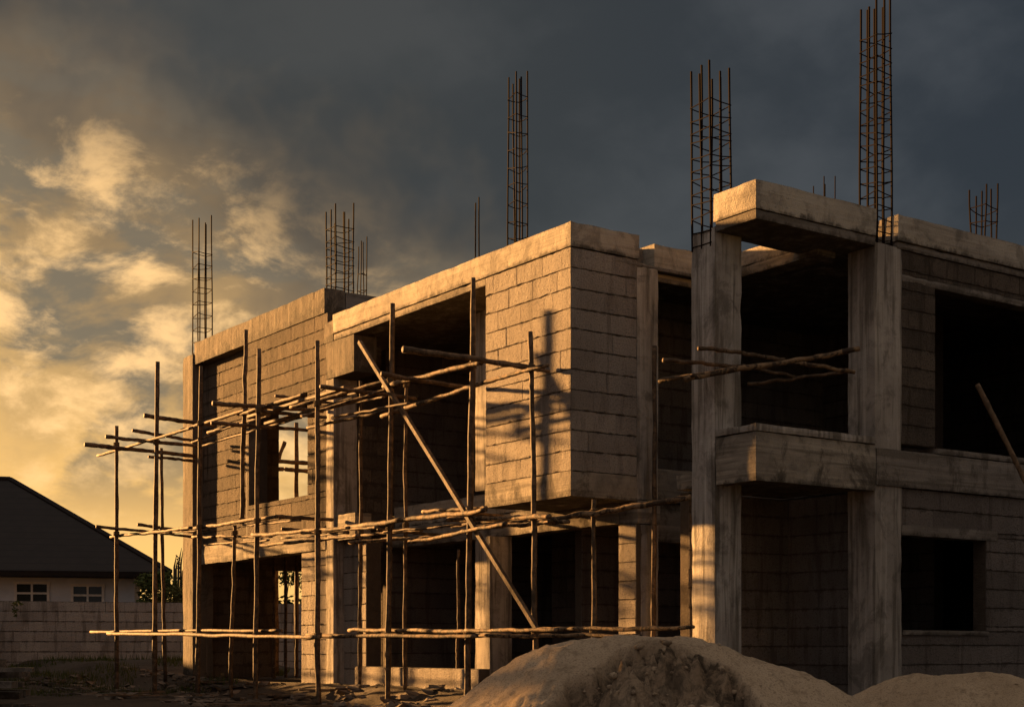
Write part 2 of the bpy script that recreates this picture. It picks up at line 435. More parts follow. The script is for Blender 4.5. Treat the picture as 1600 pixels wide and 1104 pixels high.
# ------------------------------------------------------------------ ground
def ground_z(x, y):
    l = to_local(Vector((x, y, 0)))
    b, a = l.x, l.y
    z = 0.0
    edge = -.22
    def sm(t): t = max(0, min(1, t)); return t*t*(3-2*t)
    left = sm((a-12.2)/3)                       # beyond the left end the yard is level and then climbs to the boundary wall
    front = sm((edge-b)/.75)
    front2 = sm((edge-.3 - (a+2.3))/.9) if b > 0 else 0
    z -= .24*max(front*(1-.25*left), front2)
    z += .27*sm((y-25.0)/7.0)*sm((-x-4.8)/1.8)
    n = .05*noise.noise(Vector((x*.9, y*.9, 0))) + .03*noise.noise(Vector((x*3.1, y*3.1, 2))) + .014*noise.noise(Vector((x*9, y*9, 5)))
    inside = (b > .1 and a > -2.3 and a < 12)
    return z + (n if not inside else -.03)
def axis(lo, hi, step, far):
    v = []; x = lo
    while x < hi: v.append(x); x += step
    v.append(hi); s = step; out = v[:]
    x = hi
    while x < far: s *= 1.5; x += s; out.append(x)
    x = lo; s = step; pre = []
    while x > -far: s *= 1.5; x -= s; pre.append(x)
    return pre[::-1] + out
bm = bmesh.new()
xs, ys = axis(-12, 7, .12, 900), axis(7.5, 36, .12, 900)
grid = [[bm.verts.new((x, y, ground_z(x, y))) for y in ys] for x in xs]
for i in range(len(xs)-1):
    for j in range(len(ys)-1):
        bm.faces.new((grid[i][j], grid[i+1][j], grid[i+1][j+1], grid[i][j+1]))
o = obj('ground', bm, M['ground'], smooth=True); tag(o, kind='structure')

# ------------------------------------------------------------------ the unfinished house
house = empty('unfinished_house', (OX, OY, 0), TH)
tag(house, 'unfinished two-storey concrete and block house with open window holes and rusty rebar on top', 'house')
def cbox(name, mat, *boxes, cell=.13, amp=.004, chip=.011, label=None):
    bm = bmesh.new()
    for bx in boxes: rough_box(bm, *bx, cell=cell, amp=amp, chip=chip)
    o = obj(name, bm, M[mat], house)
    if label: o['label'] = label
    return o
BK = [M['block'], M['mortar']]; BO = [M['block_old'], M['mortar']]; BD = [M['block_dark'], M['mortar']]
# levels
RT, RB, RS = 5.67, 5.37, 5.27            # roof top, fascia bottom, soffit
# --- projecting box, upper floor
block_wall('block_wall', 'A', 0.0, .18, 0.004, 1.83, 2.69, RB-.004, house, BK, seed=3)
block_wall('block_wall', 'B', 0.0, .18, 0.004, 1.02, 2.69, RB-.004, house, BK, seed=5, length=.62)
cbox('side_wall', 'column', (.185, 1.0, 1.64, 1.82, 2.69, RS))
cbox('floor_beam', 'beam', (-.012, 1.02, -.012, 1.84, 2.38, 2.687), label='stained concrete floor edge under the projecting block room')
# --- roof slab and fascia
cbox('roof_fascia', 'fascia', (-.018, .32, -.018, 6.03, RB, RT), cell=.11, label='pale concrete roof edge beam, brightly sunlit')
cbox('roof_fascia', 'fascia', (.2, 1.05, -.016, .303, RB+.001, RT-.002), cell=.11)
cbox('roof_band', 'beam', (0.0, .30, 1.84, 6.02, RS, RB-.003), cell=.12)
cbox('roof_slab', 'slab', (.325, 6.0, .303, 6.36, 5.33, 5.62), cell=.3)
cbox('roof_slab', 'slab', (.303, 6.0, .0, 6.36, RS+.004, 5.327), cell=.3)
# --- columns of the recessed facade (b = 1)
CA1, CA0 = on_b(742, 0, .76).y, on_b(765, 0, .76).y
cbox('column', 'column', (.76, 1.14, CA0, CA1, 2.76, RS), label='stained column behind the projecting box')
cbox('column', 'column', (.76, 1.14, CA0, CA1, 0, 2.12))
cbox('column', 'column', (1.023, 1.37, 0.0, .34, 2.4, 5.33))
block_wall('block_pier', 'A', 1.0, .36, 0.0, .33, 0, 2.10, house, BK, seed=8, length=.7)
cbox('column', 'column', (1.08, 1.365, -.012, .10, 0, 2.10))
# recessed floor beam above the ground floor openings
cbox('floor_beam', 'beam', (1.0, 1.3, .345, 7.2, 2.12, 2.44), cell=.12)
cbox('floor_beam', 'fascia', (1.03, 1.3, 1.84, 5.95, 2.443, 2.76), cell=.12)
cbox('floor_beam', 'beam', (1.025, 1.4, -.01, .34, 2.103, 2.40))
# --- left wing
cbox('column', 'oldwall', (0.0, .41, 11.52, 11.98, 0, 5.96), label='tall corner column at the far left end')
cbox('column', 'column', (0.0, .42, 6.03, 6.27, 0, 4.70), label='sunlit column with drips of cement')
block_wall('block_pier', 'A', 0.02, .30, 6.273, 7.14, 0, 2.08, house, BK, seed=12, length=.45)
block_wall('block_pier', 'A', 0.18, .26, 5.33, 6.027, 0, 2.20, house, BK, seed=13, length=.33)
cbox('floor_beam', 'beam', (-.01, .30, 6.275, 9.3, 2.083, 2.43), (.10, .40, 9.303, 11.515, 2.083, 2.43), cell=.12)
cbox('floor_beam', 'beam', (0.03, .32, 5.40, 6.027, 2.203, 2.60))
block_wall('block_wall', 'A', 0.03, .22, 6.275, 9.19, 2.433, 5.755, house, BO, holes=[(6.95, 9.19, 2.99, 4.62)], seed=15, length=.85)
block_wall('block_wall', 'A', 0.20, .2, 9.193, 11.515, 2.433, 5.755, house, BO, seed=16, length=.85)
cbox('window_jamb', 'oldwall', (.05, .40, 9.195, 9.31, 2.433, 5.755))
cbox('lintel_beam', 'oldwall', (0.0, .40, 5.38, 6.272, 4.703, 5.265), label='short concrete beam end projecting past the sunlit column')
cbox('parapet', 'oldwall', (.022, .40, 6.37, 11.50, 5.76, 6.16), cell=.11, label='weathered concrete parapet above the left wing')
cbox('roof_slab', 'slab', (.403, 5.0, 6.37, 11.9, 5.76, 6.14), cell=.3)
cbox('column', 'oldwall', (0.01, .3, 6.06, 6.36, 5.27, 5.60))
cbox('side_wall', 'column', (.30, 1.0, 5.41, 5.6, 0.0, .01))
block_wall('partition_wall', 'B', 6.15, .15, 1.0, 3.0, 2.66, 5.27, house, BD, seed=17)  # wall added to hide the sunlit partition behind the loggia
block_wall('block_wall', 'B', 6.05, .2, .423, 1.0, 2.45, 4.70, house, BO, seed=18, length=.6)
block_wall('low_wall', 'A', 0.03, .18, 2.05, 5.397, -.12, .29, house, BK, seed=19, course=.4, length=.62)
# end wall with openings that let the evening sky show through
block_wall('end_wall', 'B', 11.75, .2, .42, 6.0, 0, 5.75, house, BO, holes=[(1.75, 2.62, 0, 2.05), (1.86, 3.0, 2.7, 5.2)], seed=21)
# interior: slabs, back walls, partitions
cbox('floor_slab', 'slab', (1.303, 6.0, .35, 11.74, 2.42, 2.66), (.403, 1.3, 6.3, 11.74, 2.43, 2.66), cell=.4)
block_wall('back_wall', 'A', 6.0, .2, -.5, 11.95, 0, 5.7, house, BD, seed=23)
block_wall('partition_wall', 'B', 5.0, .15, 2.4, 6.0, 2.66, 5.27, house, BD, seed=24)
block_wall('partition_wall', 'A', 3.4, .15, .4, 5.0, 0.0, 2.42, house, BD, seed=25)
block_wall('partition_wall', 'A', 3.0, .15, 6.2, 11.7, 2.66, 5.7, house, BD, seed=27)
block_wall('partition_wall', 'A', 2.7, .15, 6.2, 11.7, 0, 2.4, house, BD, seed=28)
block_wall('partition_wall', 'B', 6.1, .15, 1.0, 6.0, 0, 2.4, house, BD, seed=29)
block_wall('partition_wall', 'B', 1.15, .15, 1.04, 3.6, 2.66, 5.27, house, BD, seed=30)  # wall added to block raking sun from the right corner column
# --- entrance bay on the right
cbox('column', 'pale', (.69, 1.10, -1.77, -1.37, -.2, 5.30), cell=.1, label='tall front column with vertical stains and patches of sun')
cbox('column', 'column', (2.62, 3.09, -2.40, -1.98, -.2, 5.30), cell=.1, label='wide column at the corner of the right wing')
cbox('roof_fascia', 'fascia', (.68, 2.62, -2.43, -1.75, 5.35, RT), cell=.1, label='pale roof edge of the porch canopy with its end in full sun')
cbox('canopy_slab', 'slab', (.69, 1.12, -2.42, -1.78, 5.24, 5.347), (1.10, 2.62, -2.418, -1.62, 5.242, 5.346), cell=.15)
cbox('balcony', 'beam', (.69, 2.619, -2.42, -2.24, 2.39, 2.93), (.692, .87, -2.33, -1.775, 2.392, 2.93), (.873, 2.619, -2.237, -.9, 2.42, 2.60),
     label='concrete balcony parapet with horizontal board marks')
cbox('balcony_cap', 'column', (.675, 2.60, -2.435, -2.2, 2.933, 3.02), (.677, .90, -2.3, -1.78, 2.935, 3.018))
# ring beam round the open court
cbox('roof_fascia', 'fascia', (1.374, 2.16, .08, .40, 5.30, 5.64))
cbox('roof_band', 'beam', (1.374, 2.14, .10, .38, 5.17, 5.297))
cbox('roof_fascia', 'fascia', (2.163, 2.45, -1.95, .40, 5.30, 5.50))
cbox('roof_band', 'beam', (2.15, 2.45, -1.95, .38, 5.17, 5.297))
cbox('floor_beam', 'beam', (1.374, 2.5, .05, .34, 2.40, 2.82), (1.374, 2.5, .12, .34, 1.9, 2.397))
# porch walls under the balcony
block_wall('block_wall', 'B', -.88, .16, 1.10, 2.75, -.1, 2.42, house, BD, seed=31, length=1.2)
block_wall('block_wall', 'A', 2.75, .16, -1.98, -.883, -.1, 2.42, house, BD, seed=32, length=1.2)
# right wing front, plane a = -2.41
block_wall('block_wall', 'B', -2.39, .2, 3.09, 9.0, 2.98, 5.27, house, BO, holes=[(3.70, 6.1, 2.98, 4.98)], seed=34, length=.9)
block_wall('block_wall', 'B', -2.38, .2, 3.092, 9.0, -.1, 2.46, house, BD, holes=[(3.092, 4.69, .77, 1.94)], seed=35, length=1.1)
cbox('window_lintel', 'slab', (3.1, 6.2, -2.395, -2.20, 4.9, 4.99), label='thin concrete lintel over the big window hole')
cbox('floor_beam', 'slab', (2.625, 9.0, -2.425, -2.20, 2.463, 2.90), (3.70, 6.1, -2.43, -2.18, 2.903, 2.98), label='rough stained floor beam of the right wing')
cbox('window_lintel', 'slab', (3.1, 4.9, -2.392, -2.19, 1.90, 2.03))
cbox('window_sill', 'slab', (3.1, 4.72, -2.41, -2.2, .72, .78))
cbox('roof_fascia', 'fascia', (2.98, 9.0, -2.44, -2.1, 5.36, RT), cell=.11, label='pale roof edge beam of the right wing')
cbox('roof_band', 'slab', (3.0, 9.0, -2.41, -2.12, 5.27, 5.357))
cbox('roof_slab', 'slab', (2.453, 9.0, -2.097, 5.0, 5.28, 5.48), cell=.4)
cbox('floor_slab', 'slab', (2.9, 9.0, -2.18, 5.0, 2.45, 2.68), cell=.4)
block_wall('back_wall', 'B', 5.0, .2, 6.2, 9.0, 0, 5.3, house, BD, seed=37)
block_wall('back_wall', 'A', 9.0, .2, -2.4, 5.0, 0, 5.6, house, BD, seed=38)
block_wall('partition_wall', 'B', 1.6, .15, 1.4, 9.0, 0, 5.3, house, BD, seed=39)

# --- rebar cages left standing on the column heads
def tube(bm, pts, r, n=6, cap=True, taper=None):
    rings = []
    for i, p in enumerate(pts):
        t = (pts[min(i+1, len(pts)-1)] - pts[max(i-1, 0)]).normalized()
        ref = Vector((1, 0, 0)) if abs(t.x) < .8 else Vector((0, 1, 0))
        u = t.cross(ref).normalized(); w = t.cross(u)
        rr = r(i/(len(pts)-1)) if callable(r) else r
        rings.append([bm.verts.new(p + (u*math.cos(2*math.pi*k/n) + w*math.sin(2*math.pi*k/n))*rr) for k in range(n)])
    for A, B in zip(rings, rings[1:]):
        for k in range(n): bm.faces.new((A[k], A[(k+1) % n], B[(k+1) % n], B[k]))
    if cap: bm.faces.new(rings[0][::-1]); bm.faces.new(rings[-1])
def cage(cb, ca, z0, tops, wb, wa, ties, label, lean=(0, 0), rbar=.009, seed=0, nb=None):
    rr = random.Random(seed)
    c = empty('rebar_cage', (cb, ca, z0)); c.parent = house; c['label'] = label
    H = max(tops)-z0
    hb, ha = wb/2, wa/2
    spots = [(-hb, -ha), (hb, -ha), (hb, ha), (-hb, ha), (0, -ha), (0, ha), (-hb, 0), (hb, 0)][:len(tops)]
    for (x, y), t in zip(spots, tops):
        bm = bmesh.new(); h = t-z0
        k1, k2 = rr.uniform(-.013, .013), rr.uniform(-.013, .013)
        pts = [Vector((x+lean[0]*f*h+k1*math.sin(f*5), y+lean[1]*f*h+k2*math.sin(f*4+1), h*f)) for f in [i/6 for i in range(7)]]
        tube(bm, pts, rbar*1.35, 6); obj('vertical_bar', bm, M['rust'], c)
    zt = .1
    for zf in ties:
        h = H*zf
        bm = bmesh.new(); tl = [rr.uniform(-.04, .04) for _ in range(4)]
        cs = [Vector((x*1.06+lean[0]*h, y*1.06+lean[1]*h, h+d)) for (x, y), d in zip([(-hb, -ha), (hb, -ha), (hb, ha), (-hb, ha)], tl)]
        for p, q in zip(cs, cs[1:]+cs[:1]):
            md = (p+q)/2 + Vector((0, 0, -rr.uniform(0, .012)))
            tube(bm, [p, md, q], .007, 5)
        obj('stirrup', bm, M['rust'], c)
    return c
def zt(v, y): return EYE + (HOR-v)*y/FPX
def depth(b, a): return OY+b*ST+a*CT
def cage_at(u, vtops, vbase, wpx, b, z0, ties, label, seed, square=1.0, rbar=.009):
    p = on_b(u, 0, b); y = depth(b, p.y)
    w = wpx*y/FPX/(CT+ST)
    tops = [zt(v, y) for v in vtops]
    return cage(b, p.y, z0, tops, w*square, w*(2-square), ties, label, seed=seed, rbar=rbar)
cage_at(316, (345, 337, 346, 343, 350, 352), 530, 31, .2, 5.9, [.03+.088*i for i in range(9)], 'rusty rebar cage on the far left corner column', 1)
cage_at(531, (325, 318, 325, 330, 335, 345, 330, 340), 450, 43, .45, 6.12, [.05, .13, .22, .31, .41, .5, .6, .72], 'rusty rebar cage at the right end of the left parapet', 2)
cage_at(566, (378, 370, 376, 385), 455, 14, 1.6, 6.0, [.2, .4, .6], 'small rebar cage behind the left parapet', 3, rbar=.007)
cage_at(744, (318, 308), 400, 9, 1.2, 5.6, [], 'pair of bare rebar rods on the roof edge', 4, rbar=.008)
cage_at(809, (118, 113, 118, 120, 124, 128), 378, 30, 1.7, 5.6, [.04+.077*i for i in range(12)], 'tall rusty rebar cage above the projecting box', 5)
cage(.85, -1.55, 5.1, [zt(v, 16.8) for v in (106, 108, 112, 110, 118, 95, 120, 116)], .31, .31, [.03+.066*i for i in range(12)], 'wide rusty rebar cage on the tall front column', seed=6, rbar=.010, lean=(-.012, .004))
cage(2.86, -2.2, 5.25, [zt(v, 17.3) for v in (-2, -8, -3, 6, -10, 2, 8, 0)], .25, .25, [.03+.048*i for i in range(18)], 'tallest rusty rebar cage on the right wing corner column', seed=7, rbar=.0105)
p = to_local(at(1537, 300, 19.5))
cage(p.x, p.y, 5.55, [zt(v, 19.5) for v in (294, 288, 292, 296, 299, 303)], .24, .24, [.15, .35, .55, .7], 'short reddish rebar cage on the right wing roof', seed=8)
p = to_local(at(1288, 300, 22.5))
cage(p.x, p.y, 5.5, [zt(v, 22.5) for v in (280, 276, 283, 290)], .22, .2, [], 'distant thin rebar rods behind the canopy roof', seed=9, rbar=.007)

# ------------------------------------------------------------------ scaffold of poles
def pole_pts(p, q, wob, rr, n=14):
    d = q-p; ref = Vector((0, 0, 1)) if abs(d.normalized().z) < .8 else Vector((1, 0, 0))
    s = d.cross(ref).normalized(); t = d.cross(s).normalized()
    ph = [rr.uniform(0, 6.28) for _ in range(4)]
    return [p + d*f + s*wob*(math.sin(f*3.1+ph[0])*.7+math.sin(f*9+ph[1])*.3) - s*wob*(.7*math.sin(ph[0])*(1-f)+.7*math.sin(3.1+ph[0])*f)
            + t*wob*(.55*noise.noise(Vector((f*6+ph[2], ph[3], 0)))+.35*noise.noise(Vector((f*17+ph[3], ph[2], 4)))) for f in [i/(n-1) for i in range(n)]]
def make_pole(name, p, q, r0, r1, mat, parent, rr, wob=.02, n=34, sides=9):
    ph = rr.uniform(0, 10)
    bm = bmesh.new()
    tube(bm, pole_pts(p, q, wob, rr, n), lambda f: (r0+(r1-r0)*f)*(1+.20*noise.noise(Vector((f*9+ph, ph, 0)))+.16*noise.noise(Vector((f*31+ph, 3, ph)))), sides)
    return obj(name, bm, M[mat], parent, smooth=True)
def lash(parent, c, axis_, r):
    bm = bmesh.new(); axis_ = axis_.normalized()
    ref = Vector((1, 0, 0)) if abs(axis_.x) < .8 else Vector((0, 1, 0))
    u = axis_.cross(ref).normalized(); w = axis_.cross(u)
    pts = []
    for i in range(37):
        t = 2*math.pi*i/9
        pts.append(c + (u*math.cos(t)+w*math.sin(t))*(r+.010) + axis_*(.019*(i/9-2)) )
    tube(bm, pts, .0105, 5)
    return obj('lashing', bm, M['rope'], parent)
rr = random.Random(5)
scaf = empty('pole_scaffold', (OX, OY, 0), TH)
tag(scaf, 'rough wooden pole scaffold lashed together along the sunlit left side of the house', 'scaffold')
def upright(u0, v0, u1, v1, b, r=.034, wob=.02, lv=(), b1=None):
    top, bot = on_b(u0, v0, b), on_b(u1, v1, b if b1 is None else b1)
    o = make_pole('upright_pole', bot, top, r*1.08, r*.88, 'pole', scaf, rr, wob)
    for v in lv:
        f = (v1-v)/(v1-v0); c = bot.lerp(top, f)
        lash(o, c, top-bot, r*1.0)
    return o
upright(182, 665, 182, 1090, -1.45, .036, .02, (694, 833, 988))
upright(246, 565, 241, 1094, -1.35, .040, .02, (690, 830, 988))
upright(252, 700, 258, 1064, -.75, .033, .03, (829, 988))
upright(314, 572, 309, 1106, -1.15, .036, .02, (660, 822, 990))
upright(385, 515, 378, 818, -1.05, .035, .03, (640, 812))
upright(367, 820, 360, 1098, -1.05, .032, .03, (832, 990))
upright(405, 545, 399, 1104, -1.2, .036, .025, (640, 812, 990))
upright(496, 532, 497, 1114, -1.27, .038, .02, (630, 830, 992))
upright(613, 474, 605, 1118, -.74, .038, .015, (592, 822, 990))
upright(740, 434, 729, 1112, -.72, .040, .02, (570, 800, 988))
upright(829, 518, 838, 1085, -.62, .032, .03, (575, 808, 988))
upright(928, 780, 927, 1085, -.2, .030, .02, (800, 985))
upright(565, 595, 562, 1084, -.22, .028, .03, (830, 990))
upright(635, 605, 633, 1080, -.28, .028, .025, (600, 820, 990))
upright(717, 858, 715, 1066, .7, .026, .03)
p0, p1 = on_a(1023, 540, -.28), on_a(1019, 1066, -.22)
make_pole('upright_pole', p1, p0, .032, .026, 'pole', scaf, rr, .025)

def ledger(u0, v0, u1, v1, b, r=.028, wob=.03, mat='stick', b1=None, name='ledger_pole'):
    return make_pole(name, on_b(u0, v0, b), on_b(u1, v1, b if b1 is None else b1), r, r*.86, mat, scaf, rr, wob)
# lowest lift
ledger(142, 986, 440, 984, -1.12, .026, .03)
ledger(168, 989, 500, 995, -1.50, .030, .03)
ledger(480, 993, 745, 993, -1.20, .030, .02, b1=-.80)
ledger(545, 984, 748, 985, -.67, .029, .03)
ledger(728, 985, 870, 983, -.80, .026, .02)
ledger(735, 992, 1000, 993, -.69, .025, .03)
ledger(835, 983, 1085, 980, -.5, .026, .03)
# middle lift
ledger(172, 838, 300, 824, -1.40, .028, .03)
ledger(285, 828, 432, 806, -1.10, .033, .03)
ledger(395, 836, 545, 824, -1.25, .030, .03)
ledger(400, 852, 560, 836, -1.0, .028, .04)
ledger(300, 838, 425, 838, -1.0, .022, .04)
ledger(540, 824, 760, 796, -.80, .036, .04)
ledger(545, 846, 700, 838, -.6, .028, .04)
ledger(640, 847, 790, 818, -.82, .027, .03)
ledger(700, 812, 860, 806, -.66, .034, .03)
ledger(858, 812, 1078, 776, -.50, .036, .05, b1=.2)
ledger(735, 824, 890, 814, -.45, .030, .04)
# top lift
ledger(153, 712, 300, 668, -1.40, .027, .02)
ledger(270, 677, 385, 640, -1.12, .031, .02)
ledger(372, 648, 475, 616, -1.1, .030, .03)
ledger(455, 636, 622, 590, -1.15, .030, .03, b1=-.7)
ledger(470, 650, 625, 601, -1.2, .024, .03, b1=-.7)
ledger(600, 604, 752, 566, -.80, .034, .02)
ledger(596, 650, 748, 600, -.68, .032, .02)
ledger(735, 604, 856, 570, -.66, .027, .02)
ledger(310, 698, 470, 652, -.6, .020, .03)
ledger(480, 668, 610, 640, -.5, .024, .03, mat='pole')
def cross(u0, v0, u1, v1, b1, r=.028, wob=.02, mat='pole'):
    q = on_b(u1, v1, b1); p = on_a(u0, v0, q.y)
    return make_pole('cross_pole', p, q, r, r*.85, mat, scaf, rr, wob)
cross(132, 694, 306, 712, -.05, .040)
cross(165, 682, 312, 697, -.05, .034)
cross(207, 672, 310, 690, -.05, .032)
cross(225, 649, 335, 664, -.02, .040)
cross(232, 713, 304, 720, -.05, .028)
cross(215, 819, 300, 831, -.05, .030)
cross(150, 822, 300, 838, -.05, .028)
cross(332, 630, 505, 642, -.03, .036)
cross(330, 660, 480, 672, -.03, .032)
cross(408, 642, 510, 652, -.03, .030)
cross(430, 618, 520, 630, -.03, .026)
cross(630, 545, 850, 577, -.06, .036)
cross(500, 604, 650, 622, -.02, .030)
cross(735, 578, 826, 560, -.66, .028, mat='stick') if False else None
cross(596, 584, 735, 606, -.03, .032)
cross(690, 797, 800, 808, .9, .030)
cross(430, 806, 520, 812, -.05, .030)
cross(440, 826, 545, 832, -.03, .028)
cross(590, 826, 690, 836, .9, .028)
cross(780, 568, 858, 580, -.06, .024)
xr_ = random.Random(77)
for (u0, v0, u1, v1, b) in ((300, 690, 372, 662, -.9), (325, 676, 420, 648, -.35), (470, 634, 560, 612, -.9), (500, 640, 600, 618, -.3), (520, 652, 640, 628, -.9),
                            (380, 822, 470, 812, -.7), (440, 842, 540, 834, -.4), (470, 832, 590, 822, -.9), (560, 838, 660, 826, -.35), (600, 830, 720, 818, -.55),
                            (705, 820, 800, 808, -.3), (660, 800, 760, 792, -.45), (790, 816, 905, 806, -.2), (320, 850, 420, 842, -.5), (250, 832, 330, 828, -1.0)):
    ledger(u0, v0+xr_.uniform(-2, 2), u1, v1+xr_.uniform(-2, 2), b, xr_.uniform(.016, .026), .022, mat=xr_.choice(('stick', 'pole')))
# planks laid on the top lift
def plank(name, p, q, w, t, mat, parent, up=Vector((0, 0, 1))):
    d = (q-p); L = d.length; d.normalize(); s = d.cross(up).normalized(); n = s.cross(d)
    bm = bmesh.new(); N = 10
    prev = None
    for i in range(N+1):
        c = p + d*L*i/N + n*.012*noise.noise(Vector((i*.6, p.x*3, p.y)))
        ring = [bm.verts.new(c+s*w*x/2+n*t*y/2) for x, y in ((-1, -1), (1, -1), (1, 1), (-1, 1))]
        if prev:
            for k in range(4): bm.faces.new((prev[k], prev[(k+1) % 4], ring[(k+1) % 4], ring[k]))
        else: bm.faces.new(ring[::-1])
        prev = ring
    bm.faces.new(prev)
    return obj(name, bm, M[mat], parent)
plank('diagonal_brace', on_b(562, 534, -.86), on_b(840, 984, -.70),   .05, .05, 'pole', scaf, Vector((1, 0, 0)))
for (u0, v0, u1, v1, b) in ((392, 652, 545, 606, -.85), (420, 662, 560, 622, -.55)):
    plank('deck_plank', on_b(u0, v0, b), on_b(u1, v1, b), .17, .035, 'plank', scaf)

# sticks lashed across the porch bay at balcony height
def stick_thing(u0, v0, y0, u1, v1, y1, r, wob, mat, label, group=None):
    p, q = at(u0, v0, y0), at(u1, v1, y1); c = (p+q)/2
    o = make_pole('scaffold_pole', p-c, q-c, r, r*.85, mat, None, rr, wob); o.location = c
    tag(o, label, 'pole', group); return o
GR = 'poles laid across the porch bay'
stick_thing(1070, 591, 16.15, 1342, 546, 16.75, .034, .03, 'stick', 'longest pale pole rising across the porch bay in front of the tall column', GR)
stick_thing(1092, 543, 16.05, 1225, 561, 16.8, .024, .03, 'pole', 'short crooked pole slanting down across the tall column, topmost of the bundle', GR)
stick_thing(1036, 562, 16.2, 1172, 574, 16.6, .024, .03, 'pole', 'grey pole reaching left past the tall column toward the dark gap', GR)
stick_thing(1030, 594, 16.7, 1085, 586, 16.12, .026, .02, 'pole', 'stubby pole bridging the dark gap left of the tall column', GR)
stick_thing(1195, 558, 16.9, 1336, 581, 17.0, .026, .03, 'stick', 'pole slanting down to the right wing corner column below the long pale pole', GR)
stick_thing(1160, 571, 17.0, 1245, 590, 17.3, .022, .03, 'pole', 'thin dark pole in the middle of the porch bay', GR)
stick_thing(1168, 600, 17.3, 1325, 580, 17.2, .022, .04, 'pole', 'lowest dark pole of the bundle inside the porch bay', GR)
# pole leaning on the right wing
stick_thing(1527, 600, 16.6, 1625, 798, 16.4, .032, .01, 'plank', 'single pole leaning against the right wing below its big window hole')

# props and poles seen through the openings
props = []
for u, v0, v1, aa in ((428, 895, 1062, 10.6), (446, 905, 1062, 11.1), (463, 890, 1060, 11.4)):
    p, q = on_a(u, v0, aa), on_a(u, v1, aa); q.z = 0
    p.z = 2.42
    p, q = to_world(p), to_world(q); c = q.copy()
    o = make_pole('prop_pole', q-c, p-c, .03, .026, 'pole', None, rr, .02); o.location = c
    tag(o, 'thin wooden prop standing inside the left doorway under the floor slab', 'prop', 'props inside the left doorway')
back = empty('back_scaffold', to_world(Vector((2.5, 13.4, 0))))
tag(back, 'dark pole scaffold behind the house, seen through the upper left window hole', 'scaffold')
bo = back.location
def bpole(n, u0, v0, u1, v1, aa, r=.035):
    make_pole(n, to_world(on_a(u0, v0, aa))-bo, to_world(on_a(u1, v1, aa))-bo, r, r, 'pole', back, rr, .02)
for u in (432, 463): 
    p = to_world(on_a(u, 660 if u == 463 else 706, 13.4)); q = p.copy(); q.z = .0
    make_pole('upright_pole', q-bo, p-bo, .05, .045, 'pole', back, rr, .02)
bpole('ledger_pole', 405, 718, 500, 725, 13.2, .045); bpole('ledger_pole', 405, 730, 500, 737, 13.6, .045)
bpole('ledger_pole', 425, 742, 445, 690, 13.5, .04)

